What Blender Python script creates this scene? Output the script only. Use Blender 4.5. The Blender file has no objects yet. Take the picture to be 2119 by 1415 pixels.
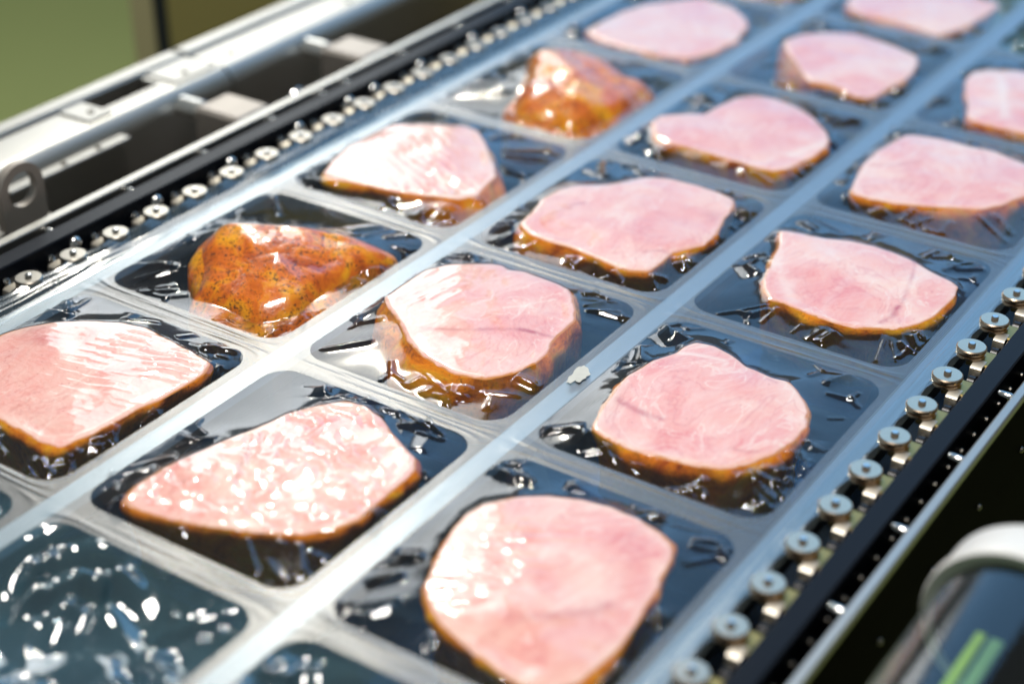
import bpy, math, random
import numpy as np
from mathutils import Matrix, Vector

# ------------------------------------------------------------------ camera, lamps, exposure
S = 0.1                      # design unit: 1 u = 10 cm ; all coordinates below are in u
scene = bpy.context.scene
col = scene.collection
cam_d = bpy.data.cameras.new("camera"); cam = bpy.data.objects.new("camera", cam_d); col.objects.link(cam)
cam_d.lens = 60.0; cam_d.sensor_width = 36.0; cam_d.clip_start = 0.01; cam_d.clip_end = 60
cam_d.dof.use_dof = True; cam_d.dof.focus_distance = 0.672; cam_d.dof.aperture_fstop = 4.6
_R = ((0.8296386, 0.5583006, -0.0004365), (-0.2836511, 0.4221807, 0.8609910), (0.4808761, -0.7141876, 0.5086199))
_C = (3.99628, -4.27137, 3.46578)
cam.matrix_world = Matrix(((_R[0][0], _R[1][0], _R[2][0], _C[0]*S), (_R[0][1], _R[1][1], _R[2][1], _C[1]*S),
                           (_R[0][2], _R[1][2], _R[2][2], _C[2]*S), (0, 0, 0, 1)))
scene.camera = cam

world = bpy.data.worlds.new("World"); scene.world = world; world.use_nodes = True
world.node_tree.nodes["Background"].inputs[0].default_value = (0.62, 0.72, 0.74, 1)
world.node_tree.nodes["Background"].inputs[1].default_value = 0.16

def area(name, loc, target, sx, sy, power, color, spread=180):
    d = bpy.data.lights.new(name, 'AREA'); d.shape = 'ELLIPSE' if sx < 1 else 'RECTANGLE'; d.size = sx; d.size_y = sy
    d.energy = power; d.color = color; d.spread = math.radians(spread)
    o = bpy.data.objects.new(name, d); col.objects.link(o); o.location = loc
    o.rotation_euler = (Vector(target) - Vector(loc)).to_track_quat('-Z', 'Y').to_euler()
    return o
area("window_light", (-2.98, 3.0, 2.5), (-2.98, 0, 2.5), 1.66, 3.0, 42, (0.92, 0.97, 1.0))
area("cool_light", (-0.5, 3.0, 2.0), (-0.5, 0, 2.0), 3.0, 3.0, 31, (0.20, 0.50, 0.92))
area("overhead_fill", (0.05, -0.15, 2.1), (0.05, 0.1, 0), 0.60, 0.60, 41, (1.0, 0.95, 0.89))  # added soft fill from overhead for the ham and rind, no known fixture
area("spot_light", (-1.2, 1.3, 1.5), (0.05, 0.05, 0), 0.06, 0.06, 9, (1.0, 0.93, 0.78))

scene.view_settings.view_transform = 'Standard'; scene.view_settings.look = 'None'
scene.view_settings.exposure = 0.28; scene.view_settings.gamma = 1.0; scene.view_settings.use_curve_mapping = False
cy = scene.cycles
cy.use_denoising = True; cy.max_bounces = 6; cy.transparent_max_bounces = 20; cy.transmission_bounces = 4
cy.glossy_bounces = 3; cy.diffuse_bounces = 2; cy.use_adaptive_sampling = True; cy.adaptive_threshold = 0.02
cy.caustics_reflective = False; cy.caustics_refractive = False; cy.sample_clamp_indirect = 6; cy.sample_clamp_direct = 0

# ------------------------------------------------------------------ helpers
rng = np.random.default_rng(7)
def tag(o, label=None, cat=None, group=None, kind=None):
    if label: o["label"] = label
    if cat: o["category"] = cat
    if group: o["group"] = group
    if kind: o["kind"] = kind
    return o
def empty(name, loc=(0, 0, 0), parent=None):
    o = bpy.data.objects.new(name, None); col.objects.link(o); o.empty_display_size = 0.01
    o.location = [c*S for c in loc]
    if parent: o.parent = parent
    return o
def mesh_data(name, V, F, smooth=False):
    """V (n,3) array in u, F: (m,4)/(m,3) int array or list of tuples"""
    me = bpy.data.meshes.new(name)
    V = np.asarray(V, dtype=np.float32) * S
    if isinstance(F, np.ndarray):
        k = F.shape[1]; m = len(F)
        me.vertices.add(len(V)); me.vertices.foreach_set("co", V.ravel())
        me.loops.add(m*k); me.loops.foreach_set("vertex_index", F.astype(np.int32).ravel())
        me.polygons.add(m); me.polygons.foreach_set("loop_start", np.arange(0, m*k, k, dtype=np.int32))
        try: me.polygons.foreach_set("loop_total", np.full(m, k, dtype=np.int32))
        except Exception: pass
        me.update(calc_edges=True)
    else:
        me.from_pydata([tuple(v) for v in V.tolist()], [], [tuple(f) for f in F]); me.update()
    me.validate()
    if smooth: me.polygons.foreach_set("use_smooth", np.ones(len(me.polygons), dtype=bool))
    return me
def obj(name, me, mat, parent=None, loc=None):
    o = bpy.data.objects.new(name, me); col.objects.link(o)
    if mat and not me.materials: me.materials.append(mat)
    if loc is not None: o.location = [c*S for c in loc]
    if parent: o.parent = parent
    return o
def attr(me, name, vals):
    a = me.attributes.new(name, 'FLOAT', 'POINT'); a.data.foreach_set("value", np.asarray(vals, dtype=np.float32).ravel())

class MB:
    """collects simple solids into one mesh"""
    def __init__(s): s.v = []; s.f = []
    def add(s, V, F):
        b = len(s.v); s.v += [tuple(p) for p in V]; s.f += [tuple(i+b for i in f) for f in F]; return s
    def box(s, x0, x1, y0, y1, z0, z1):
        return s.add([(x0,y0,z0),(x1,y0,z0),(x1,y1,z0),(x0,y1,z0),(x0,y0,z1),(x1,y0,z1),(x1,y1,z1),(x0,y1,z1)],
                     [(0,3,2,1),(4,5,6,7),(0,1,5,4),(1,2,6,5),(2,3,7,6),(3,0,4,7)])
    def cbox(s, x0, x1, y0, y1, z0, z1, c=.006):
        """box with chamfered vertical/top edges"""
        def ring(i, z): return [(x0+i, y0+i, z), (x1-i, y0+i, z), (x1-i, y1-i, z), (x0+i, y1-i, z)]
        V = ring(0, z0)+ring(0, z1-c)+ring(c, z1)
        F = [(0,3,2,1),(8,9,10,11)]
        for k in (0, 4):
            for i in range(4): F.append((k+i, k+(i+1) % 4, k+4+(i+1) % 4, k+4+i))
        return s.add(V, F)
    def lathe(s, prof, n=24, axis='z', o=(0,0,0)):
        V = []; F = []
        for r, h in prof:
            for k in range(n):
                a = 2*math.pi*k/n; p = (r*math.cos(a), r*math.sin(a), h)
                if axis == 'x': p = (h, p[0], p[1])
                elif axis == 'y': p = (p[1], h, p[0])
                V.append((p[0]+o[0], p[1]+o[1], p[2]+o[2]))
        for j in range(len(prof)-1):
            for k in range(n): F.append((j*n+k, j*n+(k+1) % n, (j+1)*n+(k+1) % n, (j+1)*n+k))
        F.append(tuple(range(n-1, -1, -1))); F.append(tuple((len(prof)-1)*n+k for k in range(n)))
        return s.add(V, F)
    def extrude_y(s, prof, y0, y1):
        n = len(prof); V = [(x, y0, z) for x, z in prof]+[(x, y1, z) for x, z in prof]
        F = [(i, (i+1) % n, n+(i+1) % n, n+i) for i in range(n)]
        F += [tuple(range(n-1, -1, -1)), tuple(range(n, 2*n))]
        return s.add(V, F)
    def extrude_x(s, prof, x0, x1):
        n = len(prof); V = [(x0, y, z) for y, z in prof]+[(x1, y, z) for y, z in prof]
        F = [(i, (i+1) % n, n+(i+1) % n, n+i) for i in range(n)]
        F += [tuple(range(n-1, -1, -1)), tuple(range(n, 2*n))]
        return s.add(V, F)
    def data(s, name, smooth=False):
        me = mesh_data(name, np.array(s.v), s.f)
        import bmesh
        bm = bmesh.new(); bm.from_mesh(me); bmesh.ops.recalc_face_normals(bm, faces=bm.faces); bm.to_mesh(me); bm.free()
        if smooth:
            me.polygons.foreach_set("use_smooth", np.ones(len(me.polygons), dtype=bool))
            me.set_sharp_from_angle(angle=math.radians(30))
        return me
    def obj(s, name, mat, parent=None, smooth=False, loc=None): return obj(name, s.data(name, smooth), mat, parent, loc)

_tab = rng.random((256, 256)).astype(np.float64)
def vnoise(x, y):
    xi = np.floor(x).astype(int); yi = np.floor(y).astype(int); fx = x-xi; fy = y-yi
    fx = fx*fx*(3-2*fx); fy = fy*fy*(3-2*fy)
    a = _tab[xi & 255, yi & 255]; b = _tab[(xi+1) & 255, yi & 255]; c = _tab[xi & 255, (yi+1) & 255]; d = _tab[(xi+1) & 255, (yi+1) & 255]
    return (a*(1-fx)+b*fx)*(1-fy)+(c*(1-fx)+d*fx)*fy - .5
def fbm(x, y, o=4):
    t = 0; a = 1.0
    for i in range(o): t = t+a*vnoise(x*2**i+17.3*i, y*2**i+5.1*i); a *= .5
    return t

# ------------------------------------------------------------------ materials
class NT:
    def __init__(s, name):
        s.m = bpy.data.materials.new(name); s.m.use_nodes = True; s.t = s.m.node_tree; s.t.nodes.clear()
        s.out = s.t.nodes.new('ShaderNodeOutputMaterial')
    def n(s, typ, inp=None, **kw):
        nd = s.t.nodes.new('ShaderNode'+typ)
        for k, v in kw.items(): setattr(nd, k, v)
        if inp:
            for k, v in inp.items():
                if isinstance(v, bpy.types.NodeSocket): s.t.links.new(v, nd.inputs[k])
                else: nd.inputs[k].default_value = v
        return nd
    def math(s, op, a, b=None, c=None, clamp=False):
        nd = s.t.nodes.new('ShaderNodeMath'); nd.operation = op; nd.use_clamp = clamp
        for i, v in enumerate((a, b, c)):
            if v is None: continue
            if isinstance(v, bpy.types.NodeSocket): s.t.links.new(v, nd.inputs[i])
            else: nd.inputs[i].default_value = v
        return nd.outputs[0]
    def mix(s, f, a, b, mode='MIX'):
        nd = s.t.nodes.new('ShaderNodeMix'); nd.data_type = 'RGBA'; nd.blend_type = mode
        for k, v in ((0, f), (6, a), (7, b)):
            if isinstance(v, bpy.types.NodeSocket): s.t.links.new(v, nd.inputs[k])
            else: nd.inputs[k].default_value = v if k == 0 else (*v, 1)
        return nd.outputs[2]
    def ramp(s, f, stops):
        nd = s.t.nodes.new('ShaderNodeValToRGB'); s.t.links.new(f, nd.inputs[0]); e = nd.color_ramp.elements
        while len(e) < len(stops): e.new(.5)
        for q, (p, c) in zip(e, stops): q.position = p; q.color = (*c, 1) if len(c) == 3 else c
        return nd.outputs[0]
    def coord(s, scale=(1,1,1), rot=(0,0,0), rand=False):
        tc = s.n('TexCoord'); mp = s.n('Mapping', {0: tc.outputs['Object'], 2: rot, 3: scale})
        if rand:
            oi = s.n('ObjectInfo'); v = s.math('MULTIPLY', oi.outputs['Random'], 37.0)
            cmb = s.n('CombineXYZ', {0: v, 1: v, 2: v}); s.t.links.new(cmb.outputs[0], mp.inputs[1])
        return mp.outputs[0]
    def noise(s, vec, scale, detail=4, rough=.55, dist=0):
        return s.n('TexNoise', {'Vector': vec, 'Scale': scale, 'Detail': detail, 'Roughness': rough, 'Distortion': dist}).outputs[0]
    def bump(s, h, strength, dist=.001, nrm=None):
        i = {'Height': h, 'Strength': strength, 'Distance': dist}
        if nrm: i['Normal'] = nrm
        return s.n('Bump', i).outputs[0]
    def done(s, shader): s.t.links.new(shader, s.out.inputs[0]); return s.m

def m_metal(name, color, rough, var=.08, scale=(60, 6, 60), metallic=1.0, bump=0.0):
    t = NT(name); v = t.coord(scale); n = t.noise(v, 3, 5); n2 = t.noise(t.coord((25, 25, 25)), 1.0, 4)
    r = t.math('ADD', t.math('MULTIPLY', n, var*1.5), t.math('ADD', rough-var, t.math('MULTIPLY', n2, var)))
    c = t.mix(t.math('MULTIPLY', n2, .5), color, tuple(x*.72 for x in color))
    i = {'Base Color': c, 'Metallic': metallic, 'Roughness': r}
    if bump: i['Normal'] = t.bump(n, bump, .0003)
    return t.done(t.n('BsdfPrincipled', i).outputs[0])
M_steel = m_metal('brushed_steel', (.66, .64, .60), .27)
M_steel_dark = m_metal('dark_steel', (.20, .185, .16), .38)
M_rail = m_metal('rail_steel', (.27, .30, .31), .46, .07)
M_disc = m_metal('disc_steel', (.40, .37, .32), .28, .06, (120, 120, 120))
M_pin = m_metal('pin_steel', (.72, .71, .69), .16, .04)
M_disc_warm = m_metal('warm_disc_steel', (.82, .62, .45), .22, .08, (120, 120, 120))
M_tab = m_metal('tab_steel', (.62, .58, .50), .42)
M_yellow_refl = m_metal('yellow_reflection_steel', (.42, .32, .12), .36, .06)  # bracket steel with a yellowish reflection put into its colour
M_black = m_metal('black_bar', (.008, .010, .015), .30, .10, (40, 4, 40), 0.0, .10)
M_black.node_tree.nodes['Principled BSDF'].inputs['Specular IOR Level'].default_value = .10
M_satin = m_metal('satin_steel', (.50, .49, .46), .40)
M_roll2 = m_metal('bright_roller', (.85, .85, .83), .34)
M_block = m_metal('block_steel', (.50, .46, .42), .55)
M_black2 = m_metal('black_matt', (.008, .012, .018), .55, .05, (40, 40, 40), 0.0)
M_panel = m_metal('side_panel', (.007, .006, .006), .5, .06, (20, 3, 20), 0.0)
M_panel.node_tree.nodes['Principled BSDF'].inputs['IOR'].default_value = 1.03
M_white = m_metal('white_plastic', (.72, .73, .72), .38, .04, (20, 20, 20), 0.0)
M_roller = m_metal('black_roller', (.012, .012, .014), .22, .04, (20, 20, 20), 0.0)

def m_film(name, tint, milky=0.03, rough=0.03, r0=.075, haze=(.75, .82, .88)):
    """thin clear sheet: see-through with a facing-dependent gloss and a little milkiness"""
    t = NT(name)
    lw = t.n('LayerWeight', {'Blend': .5}).outputs['Facing']
    fr = t.math('ADD', r0, t.math('MULTIPLY', t.math('POWER', lw, 4.0), 1-r0), clamp=True)
    tr = t.n('BsdfTransparent', {0: (*tint, 1)}); df = t.n('BsdfDiffuse', {0: (*haze, 1)})
    gl = t.n('BsdfGlossy', {0: (1, 1, 1, 1), 'Roughness': rough})
    b = t.n('MixShader', {0: milky, 1: tr.outputs[0], 2: df.outputs[0]})
    return t.done(t.n('MixShader', {0: fr, 1: b.outputs[0], 2: gl.outputs[0]}).outputs[0])
M_cover = m_film('cover_film', (.95, .97, .985), .005, .085, .058)
M_pocket = m_film('pocket_film', (.55, .75, .92), .08, .10, .05, (.03, .14, .34))
M_slack = m_film('slack_film', (.84, .92, .95), .10, .10, .16, (.20, .50, .62))
M_edge = m_film('edge_film', (.82, .91, .97), .06, .12, .08, (.35, .55, .75))

def m_seal():
    t = NT('seal_film'); tc = t.n('TexCoord'); sp = t.n('SeparateXYZ', {0: tc.outputs['Object']})
    k = 2*math.pi/.00115
    a = t.math('SINE', t.math('MULTIPLY', t.math('ADD', sp.outputs[0], sp.outputs[1]), k*.7071))
    b = t.math('SINE', t.math('MULTIPLY', t.math('SUBTRACT', sp.outputs[0], sp.outputs[1]), k*.7071))
    h = t.math('MULTIPLY', a, b)
    cover = t.math('ADD', .02, t.math('MULTIPLY', h, .02), clamp=True)
    lw = t.n('LayerWeight', {'Blend': .5}).outputs['Facing']
    fr = t.math('ADD', t.math('ADD', .125, t.math('MULTIPLY', h, .09)), t.math('MULTIPLY', t.math('POWER', lw, 3.6), .85), clamp=True)
    tr = t.n('BsdfTransparent', {0: (.72, .85, .95, 1)}); df = t.n('BsdfDiffuse', {0: (.45, .65, .82, 1)})
    gl = t.n('BsdfGlossy', {0: (1, 1, 1, 1), 'Roughness': .36})
    bb = t.n('MixShader', {0: cover, 1: tr.outputs[0], 2: df.outputs[0]})
    return t.done(t.n('MixShader', {0: fr, 1: bb.outputs[0], 2: gl.outputs[0]}).outputs[0])
M_seal = m_seal()

def m_ham():
    t = NT('ham_cut_face'); v = t.coord((1, 1, 1), rand=True)
    big = t.noise(v, 26, 5, .55, 1.2); mid = t.noise(t.coord((1, .45, 1), (0, 0, .5), True), 85, 5, .6, 1.2); fine = t.noise(v, 520, 3, .6)
    c = t.ramp(big, [(.30, (.82, .23, .20)), (.42, (.88, .36, .30)), (.55, (.91, .48, .39)), (.72, (.94, .64, .52))])
    c = t.mix(t.math('MULTIPLY', t.math('SUBTRACT', mid, .45, clamp=True), 1.3, clamp=True), c, (.93, .72, .66))
    c = t.mix(t.math('MULTIPLY', t.n('ObjectInfo').outputs['Random'], .35), c, (.84, .34, .31))
    oi = t.n('ObjectInfo').outputs['Random']; tcf = t.n('TexCoord')
    rotz = t.n('CombineXYZ', {2: t.math('MULTIPLY', oi, 9.0)}); mpf = t.n('Mapping', {0: tcf.outputs['Object'], 2: rotz.outputs[0]})
    fib = t.n('TexWave', {'Vector': mpf.outputs[0], 'Scale': 85, 'Distortion': 14, 'Detail': 3, 'Detail Scale': 1.5}).outputs[0]
    c = t.mix(t.math('MULTIPLY', fib, .12), c, (.95, .76, .68))
    vor = t.n('TexVoronoi', {'Vector': v, 'Scale': 55, 'Randomness': 1}, feature='DISTANCE_TO_EDGE').outputs[0]
    vein = t.math('MULTIPLY', t.math('SUBTRACT', 1, t.math('MULTIPLY', vor, 40), clamp=True), t.math('MULTIPLY', t.math('SUBTRACT', big, .5, clamp=True), 2.5, clamp=True))
    c = t.mix(t.math('MULTIPLY', vein, 1.0, clamp=True), c, (.96, .82, .74))
    rn = t.noise(t.coord((1, .6, 1), (0, 0, 1.1), True), 34, 4, .55, 1.6)
    rid = t.math('SUBTRACT', 1, t.math('MULTIPLY', t.math('ABSOLUTE', t.math('SUBTRACT', rn, .47)), 42), clamp=True)
    c = t.mix(t.math('MULTIPLY', t.math('MULTIPLY', rid, rid), .42), c, (.70, .17, .16))
    rid2 = t.math('SUBTRACT', 1, t.math('MULTIPLY', t.math('ABSOLUTE', t.math('SUBTRACT', rn, .56)), 60), clamp=True)
    c = t.mix(t.math('MULTIPLY', rid2, .5), c, (.96, .80, .70))
    pit = t.n('TexVoronoi', {'Vector': v, 'Scale': 190}).outputs[0]
    pits = t.math('MULTIPLY', t.math('LESS_THAN', pit, .085), .55)
    c = t.mix(pits, c, (.62, .17, .17))
    seam = t.n('Attribute', attribute_name='seam').outputs['Fac']
    c = t.mix(t.math('MULTIPLY', t.math('MAXIMUM', seam, 0.0), t.math('SUBTRACT', t.math('MULTIPLY', t.noise(v, 130, 4, .7), 3.0), .75, clamp=True), clamp=True), c, (.55, .10, .10))
    c = t.mix(t.math('MULTIPLY', t.math('MAXIMUM', t.math('MULTIPLY', seam, -1), 0.0), .75, clamp=True), c, (.95, .80, .70))
    rho = t.n('Attribute', attribute_name='rho').outputs['Fac']
    e = t.math('ADD', rho, t.math('MULTIPLY', t.math('SUBTRACT', mid, .5), .10))
    fatm = t.math('MULTIPLY', t.math('SUBTRACT', e, .88), 11, clamp=True)
    c = t.mix(t.math('MULTIPLY', fatm, .3), c, (.94, .74, .60))
    c = t.mix(t.math('MULTIPLY', t.math('SUBTRACT', e, .972), 45, clamp=True), c, (.62, .22, .03))
    return t.done(t.n('BsdfPrincipled', {'Base Color': c, 'Roughness': .38, 'Specular IOR Level': .35, 'Normal': t.bump(t.math('ADD', mid, t.math('MULTIPLY', fine, .5)), .4, .0008)}).outputs[0])
M_ham = m_ham()
def m_rind(name, dark, midc, light, speck=.5, rough=.2):
    t = NT(name); v = t.coord((1, 1, 1), rand=True)
    a = t.noise(v, 60, 5, .6, 1.0); b = t.noise(v, 240, 4, .65); sp = t.noise(v, 620, 5, .78); spm = t.noise(v, 55, 4, .65)
    c = t.ramp(a, [(.30, dark), (.48, midc), (.66, light)])
    c = t.mix(t.math('MULTIPLY', b, .2), c, dark)
    k = t.math('MULTIPLY', t.math('SUBTRACT', sp, .545), 22, clamp=True)
    k = t.math('MULTIPLY', k, t.math('MULTIPLY', t.math('SUBTRACT', spm, .38, clamp=True), 5*speck, clamp=True), clamp=True)
    c = t.mix(k, c, (.03, .012, .004))
    return t.done(t.n('BsdfPrincipled', {'Base Color': c, 'Roughness': rough, 'Specular IOR Level': .4, 'Coat Weight': .3, 'Coat Roughness': .08,
            'Normal': t.bump(t.math('ADD', a, t.math('MULTIPLY', b, .5)), .5, .0018)}).outputs[0])
M_rind = m_rind('smoked_rind', (.38, .05, .001), (.98, .27, .002), (1.0, .48, .012))
M_chunk = m_rind('smoked_crust', (.40, .045, .0002), (.80, .18, .0004), (.98, .43, .001), 3.0, .3)

def m_simple(name, c1, c2, scale, rough, emis=None):
    t = NT(name); n = t.noise(t.coord((1, 1, 1)), scale, 4)
    return t.done(t.n('BsdfPrincipled', {'Base Color': t.mix(n, c1, c2), 'Roughness': rough}).outputs[0])
M_floor = m_simple('green_floor', (.33, .37, .10), (.40, .44, .13), 3, .45)
M_cab = m_simple('olive_panel', (.22, .19, .065), (.27, .24, .09), 4, .5)
M_beige = m_simple('beige_frame', (.36, .33, .19), (.42, .38, .22), 5, .5)
M_lime = m_simple('lime_reflection', (.32, .50, .03), (.40, .58, .05), 12, .35)  # colours of the green reflection that is built as strips
M_pale = m_simple('pale_green_reflection', (.16, .30, .12), (.2, .36, .15), 12, .4)
M_flake = m_simple('white_residue', (.40, .42, .40), (.60, .61, .57), 300, .7)
def m_tube():
    t = NT('clear_tube'); lw = t.n('LayerWeight', {'Blend': .5}).outputs['Facing']
    fr = t.math('ADD', .07, t.math('MULTIPLY', t.math('POWER', lw, 3.5), .9), clamp=True)
    tr = t.n('BsdfTransparent', {0: (.80, .88, .84, 1)}); gl = t.n('BsdfGlossy', {0: (1, 1, 1, 1), 'Roughness': .12})
    return t.done(t.n('MixShader', {0: fr, 1: tr.outputs[0], 2: gl.outputs[0]}).outputs[0])
M_tube = m_tube()

# ------------------------------------------------------------------ setting
def slab(name, x0, x1, y0, y1, z0, z1, mat, label, cat):
    o = MB().box(x0, x1, y0, y1, z0, z1).obj(name, mat); o["kind"] = "structure"; return o
slab('floor', -60, 40, -30, 60, -9.4, -9, M_floor, '', '')

# ------------------------------------------------------------------ film web
PITCH = 1.184; LANES = [-1.08, 0.0, 1.082, 2.164]
HX, HY, RC = .541-.066, .592-.056, .11
def rim_polar(cx, cy_, c, th, hx=HX, hy=HY, rc=RC):
    """distance from c to the rounded-rectangle rim round (cx,cy_) along the angles th"""
    a = np.linspace(0, 2*np.pi, 1441)[:-1]; n = 5.2
    # rounded rectangle, corners are arcs
    P = []
    for sx, sy, a0 in ((1, 1, 0), (-1, 1, 90), (-1, -1, 180), (1, -1, 270)):
        for k in range(25):
            q = math.radians(a0+90*k/24); P.append((cx+sx*(hx-rc)+rc*math.cos(q), cy_+sy*(hy-rc)+rc*math.sin(q)))
    return polar(np.array(P), c, th)
def polar(P, c, th, dens=30, sm=0):
    Q = []
    for i in range(len(P)):
        a, b = P[i], P[(i+1) % len(P)]
        for k in range(dens): Q.append(a+(b-a)*k/dens)
    Q = np.array(Q); d = Q-np.asarray(c)
    ang = np.arctan2(d[:, 1], d[:, 0]); r = np.hypot(d[:, 0], d[:, 1]); o = np.argsort(ang); ang = ang[o]; r = r[o]
    g = np.linspace(-np.pi, np.pi, 2881)[:-1]
    rr = np.interp(g, np.r_[ang-2*np.pi, ang, ang+2*np.pi], np.r_[r, r, r])
    if sm:
        k = np.exp(-.5*(np.arange(-3*sm, 3*sm+1)/sm)**2); k /= k.sum(); n = 3*sm
        rr = np.convolve(np.r_[rr[-n:], rr, rr[:n]], k, 'valid')
    t = (th+np.pi) % (2*np.pi)-np.pi
    return np.interp(t, np.r_[g, np.pi], np.r_[rr, rr[0]])
def ringfaces(nr, n, off=0):
    j, k = np.meshgrid(np.arange(nr-1), np.arange(n), indexing='ij'); k2 = (k+1) % n
    return np.stack([j*n+k, j*n+k2, (j+1)*n+k2, (j+1)*n+k], -1).reshape(-1, 4)+off
def segdist(X, Y, pl):
    d = np.full(X.shape, 9.0)
    for (x0, y0), (x1, y1) in zip(pl[:-1], pl[1:]):
        vx, vy = x1-x0, y1-y0; t = np.clip(((X-x0)*vx+(Y-y0)*vy)/(vx*vx+vy*vy+1e-9), 0, 1)
        d = np.minimum(d, np.hypot(X-x0-t*vx, Y-y0-t*vy))
    return d

web = empty('film_web', (.54, 1, 0))
tag(web, 'clear plastic packaging film with rows of formed pockets clamped between the two chains', 'packaging film')
web_inv = (-.54*S, -1*S, 0)

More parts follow.
